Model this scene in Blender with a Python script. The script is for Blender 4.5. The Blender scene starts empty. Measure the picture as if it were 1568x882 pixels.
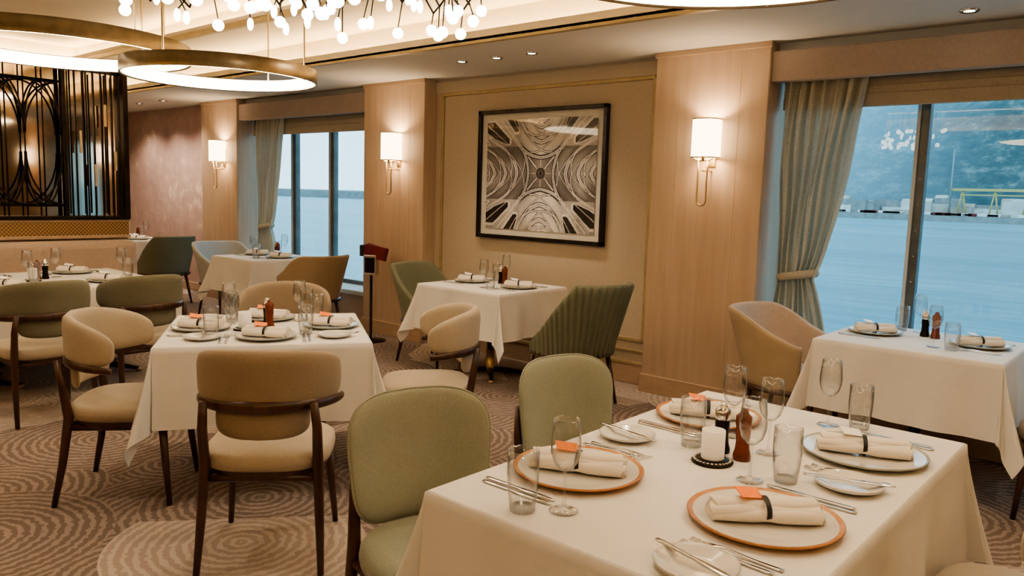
import bpy, bmesh, math, random
import numpy as np
from mathutils import Vector, Matrix, noise
random.seed(7)
S=bpy.context.scene
COL=S.collection
pi=math.pi
# ------------------------------------------------------------------ materials
class NT:
    def __init__(s,mat):
        s.t=mat.node_tree; s.n=s.t.nodes; s.l=s.t.links
    def new(s,typ,**k):
        x=s.n.new(typ)
        for a,b in k.items(): setattr(x,a,b)
        return x
    def put(s,sock,v):
        if hasattr(v,'is_linked') or hasattr(v,'links'): s.l.new(v,sock)
        else: sock.default_value=v
    def m(s,op,a,b=0.0,c=None):
        x=s.new('ShaderNodeMath',operation=op); s.put(x.inputs[0],a); s.put(x.inputs[1],b)
        if c is not None: s.put(x.inputs[2],c)
        return x.outputs[0]
    def mix(s,f,a,b):
        x=s.new('ShaderNodeMix',data_type='RGBA'); s.put(x.inputs[0],f)
        s.put(x.inputs[6],a); s.put(x.inputs[7],b); return x.outputs[2]
    def coord(s,scale=(1,1,1),kind='Object',rot=(0,0,0)):
        c=s.new('ShaderNodeTexCoord'); mp=s.new('ShaderNodeMapping')
        mp.inputs['Scale'].default_value=scale; mp.inputs['Rotation'].default_value=rot
        s.l.new(c.outputs[kind],mp.inputs[0]); return mp.outputs[0]
    def noise(s,vec,scale,detail=3,rough=.5):
        x=s.new('ShaderNodeTexNoise'); s.l.new(vec,x.inputs['Vector'])
        x.inputs['Scale'].default_value=scale; x.inputs['Detail'].default_value=detail; x.inputs['Roughness'].default_value=rough
        return x.outputs['Fac']
    def ramp(s,f,stops):
        x=s.new('ShaderNodeValToRGB'); s.l.new(f,x.inputs[0]); e=x.color_ramp.elements
        while len(e)<len(stops): e.new(.5)
        for i,(p,c) in enumerate(stops): e[i].position=p; e[i].color=c if len(c)==4 else (*c,1)
        return x.outputs[0]
    def bump(s,h,strength=.3,dist=.01):
        x=s.new('ShaderNodeBump'); s.l.new(h,x.inputs['Height']); x.inputs['Strength'].default_value=strength
        x.inputs['Distance'].default_value=dist; return x.outputs[0]
def c4(c): return (c[0],c[1],c[2],1)
def base(name,color=(.5,.5,.5),rough=.5,metal=0,spec=.5):
    m=bpy.data.materials.new(name); m.use_nodes=True
    b=m.node_tree.nodes['Principled BSDF']
    b.inputs['Base Color'].default_value=c4(color); b.inputs['Roughness'].default_value=rough
    b.inputs['Metallic'].default_value=metal; b.inputs['Specular IOR Level'].default_value=spec
    return m,NT(m),b
def mottled(name,c1,c2,scale=3,rough=.6,bumps=None,metal=0,stretch=(1,1,1),spec=.4,lo=.35,hi=.65,detail=4):
    m,n,b=base(name,c1,rough,metal,spec)
    v=n.coord(stretch); f=n.noise(v,scale,detail)
    n.l.new(n.ramp(f,[(lo,c1),(hi,c2)]),b.inputs['Base Color'])
    if bumps:
        h=n.noise(v,bumps[0],2); n.l.new(n.bump(h,bumps[1],bumps[2]),b.inputs['Normal'])
    return m
def fabric(name,c1,c2,scale=140,sheen=.15):
    m,n,b=base(name,c1,.9,0,.2)
    v=n.coord()
    f=n.noise(v,scale,3,.7); g=n.noise(v,6,2)
    ff=n.m('ADD',n.m('MULTIPLY',f,.7),n.m('MULTIPLY',g,.3))
    n.l.new(n.ramp(ff,[(.35,c1),(.65,c2)]),b.inputs['Base Color'])
    n.l.new(n.bump(f,.35,.002),b.inputs['Normal'])
    b.inputs['Sheen Weight'].default_value=sheen
    return m
def emis(name,color,strength,c2=None):
    m=bpy.data.materials.new(name); m.use_nodes=True; n=NT(m)
    b=m.node_tree.nodes['Principled BSDF']; b.inputs['Base Color'].default_value=(.8,.75,.68,1)
    b.inputs['Emission Color'].default_value=c4(color); b.inputs['Emission Strength'].default_value=strength
    return m
M={}
M['oak']=mottled('light_oak',(.50,.375,.275),(.56,.43,.325),2.2,.45,(30,.08,.001),0,(9,9,.7),.3)
M['oak_trim']=mottled('oak_trim',(.44,.32,.225),(.51,.375,.27),2.2,.45,None,0,(2,9,9),.35)
M['walnut']=mottled('dark_walnut',(.040,.017,.010),(.075,.033,.020),5,.32,None,0,(6,6,1),.5)
M['wallpaper']=mottled('wallpaper',(.50,.425,.335),(.535,.46,.365),60,.8,(300,.1,.001),0,(1,1,.5),.2)
M['ceil']=mottled('ceiling_paint',(.66,.65,.615),(.68,.67,.635),1.5,.75,None,0,(1,1,1),.2)
M['ceil_up']=mottled('ceiling_cream',(.64,.575,.46),(.67,.605,.49),1.5,.55,None,0,(1,1,1),.3)
M['gold']=mottled('brushed_gold',(.55,.42,.24),(.65,.51,.30),20,.33,None,1,(1,1,12))
M['goldpaint']=mottled('gold_paint',(.42,.34,.20),(.48,.39,.24),10,.45,None,.35)
M['bronze']=mottled('bronze',(.21,.165,.105),(.28,.22,.145),14,.38,None,.9)
M['darkmetal']=mottled('dark_bronze_metal',(.018,.013,.010),(.03,.022,.016),10,.35,None,.8)
M['silver']=mottled('polished_silver',(.62,.60,.57),(.70,.68,.65),8,.16,None,1)
M['porcelain']=mottled('porcelain',(.62,.60,.56),(.66,.64,.60),3,.12,None,0,(1,1,1),.6)
M['orange']=mottled('orange_glaze',(.44,.19,.08),(.54,.26,.12),30,.2,None,0,(1,1,1),.6)
M['greyrim']=mottled('grey_green_glaze',(.36,.37,.33),(.44,.45,.40),30,.2)
M['tag']=mottled('orange_card',(.85,.20,.03),(.92,.26,.05),30,.6)
M['tagw']=mottled('white_card',(.85,.84,.8),(.9,.88,.85),30,.6)
M['black']=mottled('black_band',(.01,.01,.012),(.02,.02,.022),30,.55)
M['napkin']=fabric('linen_napkin',(.72,.66,.58),(.80,.74,.66),200)
M['tan']=fabric('tan_fabric',(.27,.21,.15),(.335,.265,.195))
M['tan2']=fabric('mustard_tan_fabric',(.34,.26,.17),(.41,.32,.215))
M['pink']=fabric('blush_leather',(.43,.335,.27),(.49,.385,.315),40)
M['cream']=fabric('cream_fabric',(.39,.33,.25),(.47,.40,.31))
M['sage']=fabric('sage_fabric',(.245,.25,.195),(.305,.31,.245))
M['green']=fabric('green_velvet',(.145,.152,.10),(.195,.20,.14))
M['slate']=fabric('slate_blue_fabric',(.34,.345,.33),(.42,.42,.40))
M['olive']=fabric('olive_fabric',(.15,.145,.10),(.20,.19,.14))
M['wax']=emis('frosted_candle',(1,.8,.55),.1)
M['redleather']=mottled('burgundy_leather',(.12,.010,.016),(.17,.018,.026),20,.4)
M['millwood']=mottled('mill_wood',(.13,.026,.012),(.18,.04,.02),20,.25,None,0,(1,1,4))
M['lamp']=emis('lamp_diffuser',(1,.79,.52),11)
M['strip']=emis('led_strip',(1,.70,.36),44)
M['shade']=emis('sconce_shade',(1,.76,.48),6)
M['bulb']=emis('bulb_glass',(1,.88,.66),12)
M['dl']=emis('downlight_lens',(1,.88,.7),20)
M['frame']=mottled('window_frame_grey',(.10,.11,.11),(.14,.15,.15),8,.4,None,.4)
M['reveal']=mottled('window_reveal',(.46,.48,.46),(.52,.54,.52),4,.5)
M['pictureframe']=mottled('black_wood_frame',(.012,.009,.008),(.02,.015,.012),10,.25)
M['mat_white']=mottled('picture_mat',(.62,.60,.55),(.66,.64,.59),10,.7)
m,n,b=base('bronze_mirror',(.42,.34,.26),.06,1)
v=n.coord(); n.l.new(n.ramp(n.noise(v,1.5),[(.3,(.42,.35,.28)),(.7,(.50,.42,.34))]),b.inputs['Base Color']); M['mirror']=m
m,n,b=base('white_tablecloth',(.74,.70,.64),.85,0,.2)
v=n.coord(); f=n.noise(v,400,2); g=n.noise(v,3,3)
n.l.new(n.ramp(g,[(.3,(.70,.675,.645)),(.7,(.75,.725,.695))]),b.inputs['Base Color'])
h=n.m('ADD',n.m('MULTIPLY',f,.1),n.m('MULTIPLY',n.noise(v,9,3),1.0))
n.l.new(n.bump(h,.3,.014),b.inputs['Normal']); b.inputs['Sheen Weight'].default_value=.15; M['cloth']=m
m,n,b=base('curtain_fabric',(.5,.5,.4),.9,0,.2)
st=n.noise(n.coord((14,14,50)),3,2)
cc=n.ramp(st,[(.3,(.50,.475,.39)),(.7,(.62,.59,.50))]); n.l.new(cc,b.inputs['Base Color'])
n.l.new(n.bump(st,.2,.003),b.inputs['Normal'])
tr=n.new('ShaderNodeBsdfTranslucent'); n.l.new(cc,tr.inputs[0]); mx=n.new('ShaderNodeMixShader'); mx.inputs[0].default_value=.2
n.l.new(b.outputs[0],mx.inputs[1]); n.l.new(tr.outputs[0],mx.inputs[2]); n.l.new(mx.outputs[0],m.node_tree.nodes['Material Output'].inputs[0]); M['curtain']=m
M['valance']=fabric('valance_fabric',(.36,.295,.26),(.42,.345,.30),60)
M['roman']=fabric('roman_shade_fabric',(.38,.335,.27),(.46,.41,.33),60)
m,n,b=base('rattan_cane',(.4,.25,.1),.5)
v=n.coord((60,60,60)); w=n.new('ShaderNodeTexChecker'); n.l.new(v,w.inputs[0]); w.inputs['Scale'].default_value=1.0
w.inputs[1].default_value=(.36,.22,.10,1); w.inputs[2].default_value=(.14,.08,.04,1); n.l.new(w.outputs[0],b.inputs['Base Color']); M['cane']=m
def glassmat(name,tint,edge,rough=.02,lo=.06):
    m=bpy.data.materials.new(name); m.use_nodes=True; n=NT(m); n.n.clear()
    o=n.new('ShaderNodeOutputMaterial'); t=n.new('ShaderNodeBsdfTransparent'); g=n.new('ShaderNodeBsdfGlossy')
    g.inputs['Roughness'].default_value=rough; g.inputs['Color'].default_value=(1,1,1,1)
    lw=n.new('ShaderNodeLayerWeight'); lw.inputs[0].default_value=.5
    f=n.m('POWER',lw.outputs['Facing'],3.5); f=n.m('ADD',n.m('MULTIPLY',f,edge),lo)
    n.l.new(n.mix(n.m('POWER',lw.outputs['Facing'],3.0),c4(tint),(.30,.30,.29,1)),t.inputs['Color'])
    mx=n.new('ShaderNodeMixShader'); n.l.new(f,mx.inputs[0]); n.l.new(t.outputs[0],mx.inputs[1]); n.l.new(g.outputs[0],mx.inputs[2])
    n.l.new(mx.outputs[0],o.inputs[0]); return m
M['glass']=glassmat('drinking_glass',(.965,.97,.97),.75,.02,.055)
m=bpy.data.materials.new('window_pane_glass'); m.use_nodes=True; n=NT(m); n.n.clear()
o=n.new('ShaderNodeOutputMaterial'); t=n.new('ShaderNodeBsdfTransparent'); g=n.new('ShaderNodeBsdfGlossy'); g.inputs['Roughness'].default_value=.01
t.inputs['Color'].default_value=(.74,.93,1.0,1)
fr=n.new('ShaderNodeFresnel'); fr.inputs[0].default_value=1.5
mx=n.new('ShaderNodeMixShader'); n.l.new(n.m('MULTIPLY',fr.outputs[0],1.5),mx.inputs[0]); n.l.new(t.outputs[0],mx.inputs[1]); n.l.new(g.outputs[0],mx.inputs[2]); n.l.new(mx.outputs[0],o.inputs[0]); M['pane']=m
# carpet
m,n,b=base('patterned_carpet',(.3,.2,.15),.95,0,.1)
tc=n.new('ShaderNodeTexCoord'); P=tc.outputs['Object']
def vor(scale,off,rnd):
    mp=n.new('ShaderNodeMapping'); mp.inputs['Location'].default_value=off; n.l.new(P,mp.inputs[0])
    x=n.new('ShaderNodeTexVoronoi',voronoi_dimensions='2D'); n.l.new(mp.outputs[0],x.inputs['Vector'])
    x.inputs['Scale'].default_value=scale; x.inputs['Randomness'].default_value=rnd
    return x.outputs['Distance'],x.outputs['Color']
wob=n.m('MULTIPLY',n.noise(P,30,2),.03)
col=None
for i,(sc,off,rnd,R0) in enumerate([(.80,(0,0,0),.8,9),(.85,(.5,.33,0),.75,.52),(.88,(.13,.77,0),.8,.48),(.78,(.7,.1,0),.8,.42)]):
    d,cc=vor(sc,off,rnd)
    sep=n.new('ShaderNodeSeparateColor'); n.l.new(cc,sep.inputs[0])
    r=n.m('SINE',n.m('MULTIPLY',n.m('ADD',d,wob),2*pi*22/sc))
    brk=n.noise(P,48,2)
    r=n.m('GREATER_THAN',n.m('ADD',r,n.m('MULTIPLY',n.m('SUBTRACT',brk,.5),3.0)),.15)
    light=n.mix(r,(.37,.305,.265,1),(.48,.415,.37,1)); dark=n.mix(r,(.19,.148,.13,1),(.31,.255,.225,1))
    lay=n.mix(n.m('GREATER_THAN',sep.outputs[0],.5),light,dark)
    if col is None: col=lay
    else:
        mask=n.m('MULTIPLY',n.m('LESS_THAN',d,R0),n.m('GREATER_THAN',sep.outputs[1],.2))
        col=n.mix(mask,col,lay)
n.l.new(col,b.inputs['Base Color'])
n.l.new(n.bump(n.noise(P,300,2),.5,.004),b.inputs['Normal']); M['carpet']=m
m,n,b=base('mural_plaster',(.3,.15,.14),.7)
v=n.coord(); a1=n.noise(v,1.6,6,.65); a2=n.noise(v,7,5,.7)
n.l.new(n.ramp(n.m('ADD',n.m('MULTIPLY',a1,.5),n.m('MULTIPLY',a2,.5)),[(.35,(.42,.29,.27)),(.5,(.50,.36,.33)),(.57,(.54,.41,.36)),(.63,(.72,.62,.50))]),b.inputs['Base Color']); M['mural']=m
m,n,b=base('vault_photograph',(.4,.4,.4),.3,0,.5)
at_=n.new('ShaderNodeAttribute'); at_.attribute_name='tone'; fine=n.noise(n.coord(),60,4,.8)
tn=n.m('MULTIPLY',at_.outputs['Fac'],n.m('ADD',.70,n.m('MULTIPLY',fine,.6)))
n.l.new(n.ramp(tn,[(0.0,(.008,.007,.008)),(.45,(.16,.145,.14)),(.95,(.78,.75,.72))]),b.inputs['Base Color'])
b.inputs['Coat Weight'].default_value=1; b.inputs['Coat Roughness'].default_value=.02; M['vault']=m
# outside
m,n,b=base('sea_water',(.12,.32,.40),.25,0,.5)
w1=n.noise(n.coord((.05,.22,1)),1.5,7,.75); w2=n.noise(n.coord((.004,.02,1)),1.5,4,.6)
n.l.new(n.ramp(n.m('ADD',n.m('MULTIPLY',w1,.6),n.m('MULTIPLY',w2,.4)),[(.35,(.12,.33,.42)),(.5,(.20,.45,.53)),(.65,(.36,.60,.66))]),b.inputs['Base Color'])
n.l.new(n.bump(n.noise(n.coord((.35,1.5,1)),1.0,6,.75),1.0,1.2),b.inputs['Normal']); M['sea']=m
m,n,b=base('hill_vegetation_painted_haze',(.1,.15,.15),.95,0,.0)
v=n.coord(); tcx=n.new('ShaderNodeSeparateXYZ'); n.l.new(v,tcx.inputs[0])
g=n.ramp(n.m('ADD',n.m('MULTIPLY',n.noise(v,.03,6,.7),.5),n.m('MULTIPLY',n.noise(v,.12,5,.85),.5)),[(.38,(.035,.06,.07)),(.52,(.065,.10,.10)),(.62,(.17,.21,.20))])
hz=n.m('MINIMUM',n.m('MAXIMUM',n.m('DIVIDE',n.m('SUBTRACT',-80.0,tcx.outputs[0]),220.0),0.05),.75)  # atmospheric haze painted into the hill colour, paler toward the left
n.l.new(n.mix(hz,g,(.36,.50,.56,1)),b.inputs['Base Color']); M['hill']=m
M['build']=mottled('harbour_building',(.55,.54,.50),(.36,.28,.23),.08,.8,None,0,(1,1,1),.2)
M['bwhite']=mottled('harbour_white_paint',(.75,.74,.70),(.62,.60,.56),.2,.8,None,0,(1,1,1),.2)
M['quay']=mottled('quay_concrete',(.24,.25,.24),(.32,.33,.32),.3,.9)
M['crane']=mottled('yellow_crane_paint',(.50,.38,.13),(.56,.44,.17),1,.5)
# ------------------------------------------------------------------ geometry builder
def sg(x,e): return math.copysign(abs(x)**e,x)
class B:
    def __init__(s): s.v=[];s.f=[];s.m=[];s.sm=[];s.mats=[]
    def mi(s,name):
        if name not in s.mats: s.mats.append(name)
        return s.mats.index(name)
    def add(s,vs,fs,mat,M4=None,smooth=True):
        o=len(s.v); k=s.mi(mat)
        for p in vs:
            p=Vector(p)
            if M4 is not None: p=M4@p
            s.v.append(p)
        for f in fs: s.f.append([o+i for i in f]); s.m.append(k); s.sm.append(smooth)
        return s
    def box(s,c,size,mat,bev=.0,M4=None,seg=2):
        bm=bmesh.new(); bmesh.ops.create_cube(bm,size=1)
        for v in bm.verts: v.co=Vector((v.co.x*size[0],v.co.y*size[1],v.co.z*size[2]))
        if bev>0: bmesh.ops.bevel(bm,geom=list(bm.edges),offset=min(bev,min(size)*.49),segments=seg,affect='EDGES',profile=.5)
        vs=[v.co+Vector(c) for v in bm.verts]; bm.verts.index_update()
        fs=[[v.index for v in f.verts] for f in bm.faces]; bm.free()
        return s.add(vs,fs,mat,M4,False)
    def lathe(s,prof,mat,seg=24,c=(0,0,0),a=1,b=1,n=2,M4=None,cap=False):
        vs=[];fs=[];k=len(prof)
        for (r,z) in prof:
            for j in range(seg):
                t=2*pi*j/seg
                vs.append((c[0]+a*r*sg(math.cos(t),2/n),c[1]+b*r*sg(math.sin(t),2/n),c[2]+z))
        for i in range(k-1):
            for j in range(seg):
                j2=(j+1)%seg
                fs.append((i*seg+j,i*seg+j2,(i+1)*seg+j2,(i+1)*seg+j))
        if cap: fs.append(list(range(seg))[::-1]); fs.append([(k-1)*seg+j for j in range(seg)])
        return s.add(vs,fs,mat,M4)
    def tube(s,pts,rad,mat,seg=10,M4=None,flat=1.0,closed=False):
        pts=[Vector(p) for p in pts]; n=len(pts)
        if not hasattr(rad,'__len__'): rad=[rad]*n
        vs=[];fs=[]; up=None
        for i in range(n):
            if closed: t=(pts[(i+1)%n]-pts[i-1]).normalized()
            else: t=(pts[min(i+1,n-1)]-pts[max(i-1,0)]).normalized()
            if up is None:
                up=Vector((0,0,1)) if abs(t.z)<.9 else Vector((1,0,0))
            side=t.cross(up).normalized(); up=side.cross(t).normalized()
            for j in range(seg):
                a=2*pi*j/seg; vs.append(pts[i]+side*math.cos(a)*rad[i]+up*math.sin(a)*rad[i]*flat)
        for i in range(n if closed else n-1):
            i2=(i+1)%n
            for j in range(seg):
                j2=(j+1)%seg; fs.append((i*seg+j,i*seg+j2,i2*seg+j2,i2*seg+j))
        if not closed: fs.append(list(range(seg))[::-1]); fs.append([(n-1)*seg+j for j in range(seg)])
        return s.add(vs,fs,mat,M4)
    def grid(s,fn,nu,nv,mat,M4=None,cu=False,cv=False):
        vs=[fn(i/(nu if cu else nu-1),j/(nv if cv else nv-1)) for i in range(nu) for j in range(nv)]; fs=[]
        for i in range(nu if cu else nu-1):
            for j in range(nv if cv else nv-1):
                i2=(i+1)%nu;j2=(j+1)%nv
                fs.append((i*nv+j,i2*nv+j,i2*nv+j2,i*nv+j2))
        return s.add(vs,fs,mat,M4)
    def pad(s,fn,mat,n=4,seg=48,rings=8,th=.03,M4=None):
        vs=[];fs=[]
        def ring(rho,side):
            o=th*max(0,(1-rho**5))**.5*side
            for j in range(seg):
                t=2*pi*j/seg
                vs.append(fn(rho*sg(math.cos(t),2/n),rho*sg(math.sin(t),2/n),o))
        rh=[i/rings for i in range(1,rings)]+[.96,.99]
        vs.append(fn(0,0,th))
        for q in rh: ring(q,1)
        ring(1,0)
        for q in rh[::-1]: ring(q,-1)
        vs.append(fn(0,0,-th))
        R=2*len(rh)+1
        for j in range(seg):
            j2=(j+1)%seg
            fs.append((0,1+j,1+j2))
            for i in range(R-1): fs.append((1+i*seg+j,1+(i+1)*seg+j,1+(i+1)*seg+j2,1+i*seg+j2))
            fs.append((1+(R-1)*seg+j,1+R*seg,1+(R-1)*seg+j2))
        return s.add(vs,fs,mat,M4)
    def mesh(s,name):
        me=bpy.data.meshes.new(name); me.from_pydata([tuple(v) for v in s.v],[],s.f)
        for k in s.mats: me.materials.append(M[k])
        for p,k,sm in zip(me.polygons,s.m,s.sm): p.material_index=k; p.use_smooth=sm
        bm=bmesh.new(); bm.from_mesh(me); bmesh.ops.recalc_face_normals(bm,faces=bm.faces); bm.to_mesh(me); bm.free()
        return me
def put(name,mesh,loc=(0,0,0),rz=0,parent=None,rot=None):
    if isinstance(mesh,B): mesh=mesh.mesh(name)
    o=bpy.data.objects.new(name,mesh); COL.objects.link(o); o.location=loc
    o.rotation_euler=rot if rot else (0,0,rz)
    if parent: o.parent=parent
    return o
def empty(name,loc=(0,0,0),rz=0):
    o=bpy.data.objects.new(name,None); COL.objects.link(o); o.location=loc; o.rotation_euler=(0,0,rz); o.empty_display_size=.1; return o
def bx(name,x0,x1,y0,y1,z0,z1,mat,bev=0):
    b=B(); b.box((0,0,0),(x1-x0,y1-y0,z1-z0),mat,bev); return put(name,b,((x0+x1)/2,(y0+y1)/2,(z0+z1)/2))
# ------------------------------------------------------------------ room
H=2.567; YP=5.187; YW=5.35; YG=5.62
XL,XR=-12.7,2.9; YB=-3.2
bx('floor',XL,XR,YB,YG+.1,-.1,0,'carpet')
bx('wall_left',XL-.1,XL,YB,YG+.1,0,3.2,'wallpaper')
bx('wall_right',XR,XR+.1,YB,YG+.1,0,3.2,'wallpaper')
bx('wall_back',XL,XR,YB-.1,YB,0,3.2,'oak')
pil=[(-10.049,-9.154),(-6.62,-5.70),(-3.156,-2.277),(.294,1.17)]
def pillar(x0,x1):
    b=B(); w=x1-x0
    b.box((0,0,H/2),(w,YG-YP,H),'oak',.006)
    b.box((0,-(YG-YP)/2-.006,.07),(w+.02,.02,.14),'oak_trim',.004)
    b.box((0,-(YG-YP)/2-.002,H-.02),(w+.02,.02,.04),'oak_trim',.004)
    for s in (-1,1): b.box((s*w*.27,-(YG-YP)/2,H/2),(.0025,.002,H-.2),'oak_trim')
    return put('pillar',b,((x0+x1)/2,(YG+YP)/2,0))
for a,c in pil: pillar(a,c)
bx('wall_window_side',-5.70,-3.156,YW,YG+.1,0,H,'wallpaper')
b=B()
def mold(b,x0,x1,z0,z1,y,w=.035,mat='goldpaint',d=.02):
    b.box(((x0+x1)/2,y,z0),(x1-x0,d,w),mat,.005); b.box(((x0+x1)/2,y,z1),(x1-x0,d,w),mat,.005)
    b.box((x0,y,(z0+z1)/2),(w,d,z1-z0),mat,.005); b.box((x1,y,(z0+z1)/2),(w,d,z1-z0),mat,.005)
mold(b,-5.60,-3.25,.36,2.42,YW-.01,.03)
b.box((-4.43,YW-.008,2.49),(2.54,.016,.11),'wallpaper',.003)
put('trim_1',b)
b=B(); b.box((-4.43,YW-.015,.08),(2.54,.03,.16),'oak_trim',.006); b.box((-4.43,YW-.02,.17),(2.54,.035,.03),'goldpaint',.006); b.box((-4.43,YW-.012,.27),(2.54,.02,.02),'goldpaint',.004)
put('baseboard_window_side',b)
bx('wall_mural',XL,-10.049,YW,YG+.1,0,H,'mural')
bx('trim_2',-12.7,-10.049,YW-.04,YW,0,.12,'oak_trim',.005)
def window(idx,x0,x1,mulls,z0=.42,z1=2.42):
    e=empty('window_%d'%idx,((x0+x1)/2,YG,0)); cx=(x0+x1)/2
    b=B()
    for x in [x0+.02,x1-.02]+mulls:
        b.box((x-cx,0,(z0+z1)/2),(.055,.07,z1-z0),'frame',.006)
        b.box((x-cx-.035,-.03,(z0+z1)/2),(.02,.05,z1-z0),'reveal',.003)
    for z in (z0,z1): b.box((0,0,z),(x1-x0,.07,.06),'frame',.006)
    for x in mulls:
        for k in range(12):
            z=z0+.08+k*(z1-z0-.16)/11
            b.lathe([(0,-.004),(.006,-.003),(.006,.003),(0,.004)],'silver',8,M4=Matrix.Translation((x-cx,-.037,z))@Matrix.Rotation(pi/2,4,'X'))
    o=put('frame',b,parent=e)
    g=B(); g.add([(x0-cx,.0,z0),(x1-cx,.0,z0),(x1-cx,.0,z1),(x0-cx,.0,z1)],[(0,1,2,3)],'pane',smooth=False)
    put('glass_pane',g,parent=e)
window(1,-2.277,.294,[-1.39,-.1]); window(2,-9.154,-6.62,[-8.50,-7.72])
for k,(x0,x1) in enumerate([(-2.277,.294),(-9.154,-6.62)]):
    w=x1-x0
    b=B(); b.box(((x0+x1)/2,(YP+YG)/2+.02,.38),(w,YG-YP-.02,.05),'reveal',.008)
    b.box(((x0+x1)/2,YW-.02,.18),(w,.05,.36),'oak',.004); put('window_sill',b)
    bx('wall_below_window_%d'%(k+1),x0,x1,YG-.02,YG+.08,0,.4,'reveal'); bx('wall_above_window_%d'%(k+1),x0,x1,YG-.02,YG+.08,2.42,H,'reveal')
    bx('wall_fascia_%d'%(k+1),x0,x1,YP+.13,YP+.18,2.45,H,'ceil')
    b=B(); b.box((0,0,0),(w,.09,.20),'valance',.008); b.box((0,.10,.085),(w,.2,.02),'valance',.004)
    put('window_valance',b,((x0+x1)/2,YP+.07,2.40))
    b=B()
    for j in range(4): b.box((0,-.008*j,-.05*j),(w-.04,.02,.10-.004*j),'roman',.008)
    put('roman_shade',b,((x0+x1)/2,YP+.24,2.32))
bx('wall_window_end',1.17,XR,YW,YG+.1,0,H,'wallpaper')
def ring_slab(name,z0,z1,ox0,ox1,oy0,oy1,ix0,ix1,iy0,iy1,mat):
    b=B(); zc=(z0+z1)/2;h=z1-z0
    b.box(((ox0+ox1)/2,(iy1+oy1)/2,zc),(ox1-ox0,oy1-iy1,h),mat)
    b.box(((ox0+ox1)/2,(iy0+oy0)/2,zc),(ox1-ox0,iy0-oy0,h),mat)
    b.box(((ox0+ix0)/2,(iy0+iy1)/2,zc),(ix0-ox0,iy1-iy0,h),mat)
    b.box(((ox1+ix1)/2,(iy0+iy1)/2,zc),(ox1-ix1,iy1-iy0,h),mat)
    return put(name,b)
ring_slab('ceiling_soffit',H,H+.035,XL,XR,YB,YG+.1,-10.6,2.2,-2.4,4.16,'ceil')
ring_slab('ceiling_cove_lip',H+.0,H+.085,-10.66,2.26,-2.46,4.22,-10.6,2.2,-2.4,4.16,'ceil_up')
ring_slab('trim_3',H-.008,H+.012,-10.62,2.22,-2.42,4.18,-10.58,2.18,-2.38,4.14,'goldpaint')
ring_slab('ceiling_cove_side',H+.03,H+.30,-11.2,2.8,-2.95,4.75,-10.85,2.45,-2.65,4.42,'ceil_up')
ring_slab('ceiling_middle',H+.29,H+.33,XL,XR,YB,YG+.1,-10.1,1.7,-1.9,3.55,'ceil_up')
ring_slab('trim_4',H+.25,H+.30,-10.14,1.74,-1.94,3.59,-10.1,1.7,-1.9,3.55,'goldpaint')
ring_slab('ceiling_upper_side',H+.33,H+.50,-10.6,2.2,-2.4,4.1,-10.3,1.9,-2.1,3.78,'ceil_up')
bx('ceiling',XL,XR,YB,YG+.1,H+.50,H+.55,'ceil_up')
ring_slab('cove_led_strip',H+.04,H+.052,-10.80,2.40,-2.60,4.38,-10.77,2.37,-2.57,4.34,'strip')
ring_slab('cove_led_strip',H+.335,H+.345,-10.26,1.86,-2.06,3.74,-10.23,1.83,-2.03,3.71,'strip')
dlm=B(); dlm.lathe([(.028,.004),(.045,0),(.05,.004),(.05,.012)],'silver',20); dlm.lathe([(0,.006),(.03,.006)],'dl',16); dlm=dlm.mesh('downlight')
def spot(loc,power,size=1.5,blend=.7,col=(1,.81,.60),rad=.05):
    l=bpy.data.lights.new('downlight_bulb','SPOT'); l.energy=power; l.spot_size=size; l.spot_blend=blend; l.color=col; l.shadow_soft_size=rad
    o=bpy.data.objects.new('downlight_bulb',l); COL.objects.link(o); return o
def downlight(x,y,z,power,size=1.5):
    e=put('downlight',dlm,(x,y,z-.012)); o=spot(None,power,size); o.parent=e; o.location=(0,0,-.02)
for x,y in [(-4.69,4.67),(-4.32,4.69),(-3.95,4.68),(-1.06,4.94),(-7.9,4.75)]: downlight(x,y,H,20,1.7)
for x in (-11.8,-11.0,-10.3): downlight(x,4.80,H,60,2.2)
ZU=H+.5
for x,y in [(-.2,2.9),(-3.3,2.3),(-3.5,.6),(-6.9,1.0),(-5.6,.2),(-.3,.2),(-2.0,3.3),(-9.2,2.6),(-3.9,3.45)]: downlight(x,y,ZU,46,1.9)  # upper-ceiling downlights added for extra light over the room and tables
# ------------------------------------------------------------------ picture : looking up into a ribbed cathedral crossing
e=empty('framed_picture',(-4.372,YW-.03,1.665))
b=B(); w,h=1.427,1.153
for s in (-1,1):
    b.box((s*(w/2-.0175),0,0),(.035,.05,h),'pictureframe',.004); b.box((0,0,s*(h/2-.0175)),(w,.05,.035),'pictureframe',.004)
put('frame',b,parent=e)
b=B(); b.box((0,.012,0),(w-.06,.008,h-.06),'mat_white'); put('mat_board',b,parent=e)
NX,NZ=330,264; PW,PH=w-.20,h-.18
uu,vv=np.meshgrid(np.linspace(-1,1,NX),np.linspace(-1,1,NZ),indexing='ij')
du=(uu-.04)*1.45; dv=(vv-.03)*1.16
hw_=.62; h0,Rp=1.12,.80
def vh(a):
    a=np.clip(np.abs(a),0,hw_); return h0+np.sqrt(np.maximum(Rp*Rp-(a+Rp-hw_)**2,0))
X=np.zeros_like(du);Y=X.copy();Z=X.copy();done=np.zeros(du.shape,bool)
for i in range(1,1100):
    t=i*.006
    x=du*t;y=dv*t;z=t
    ins=((np.abs(x)<hw_)&(z<vh(x)))|((np.abs(y)<hw_)&(z<vh(y)))
    hit=(~ins)&(~done); X[hit]=x[hit];Y[hit]=y[hit];Z[hit]=z;done|=hit
X[~done]=(du*6)[~done];Y[~done]=(dv*6)[~done];Z[~done]=1.6
ax_,ay_=np.abs(X),np.abs(Y)
isB=(ax_>ay_)
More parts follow.
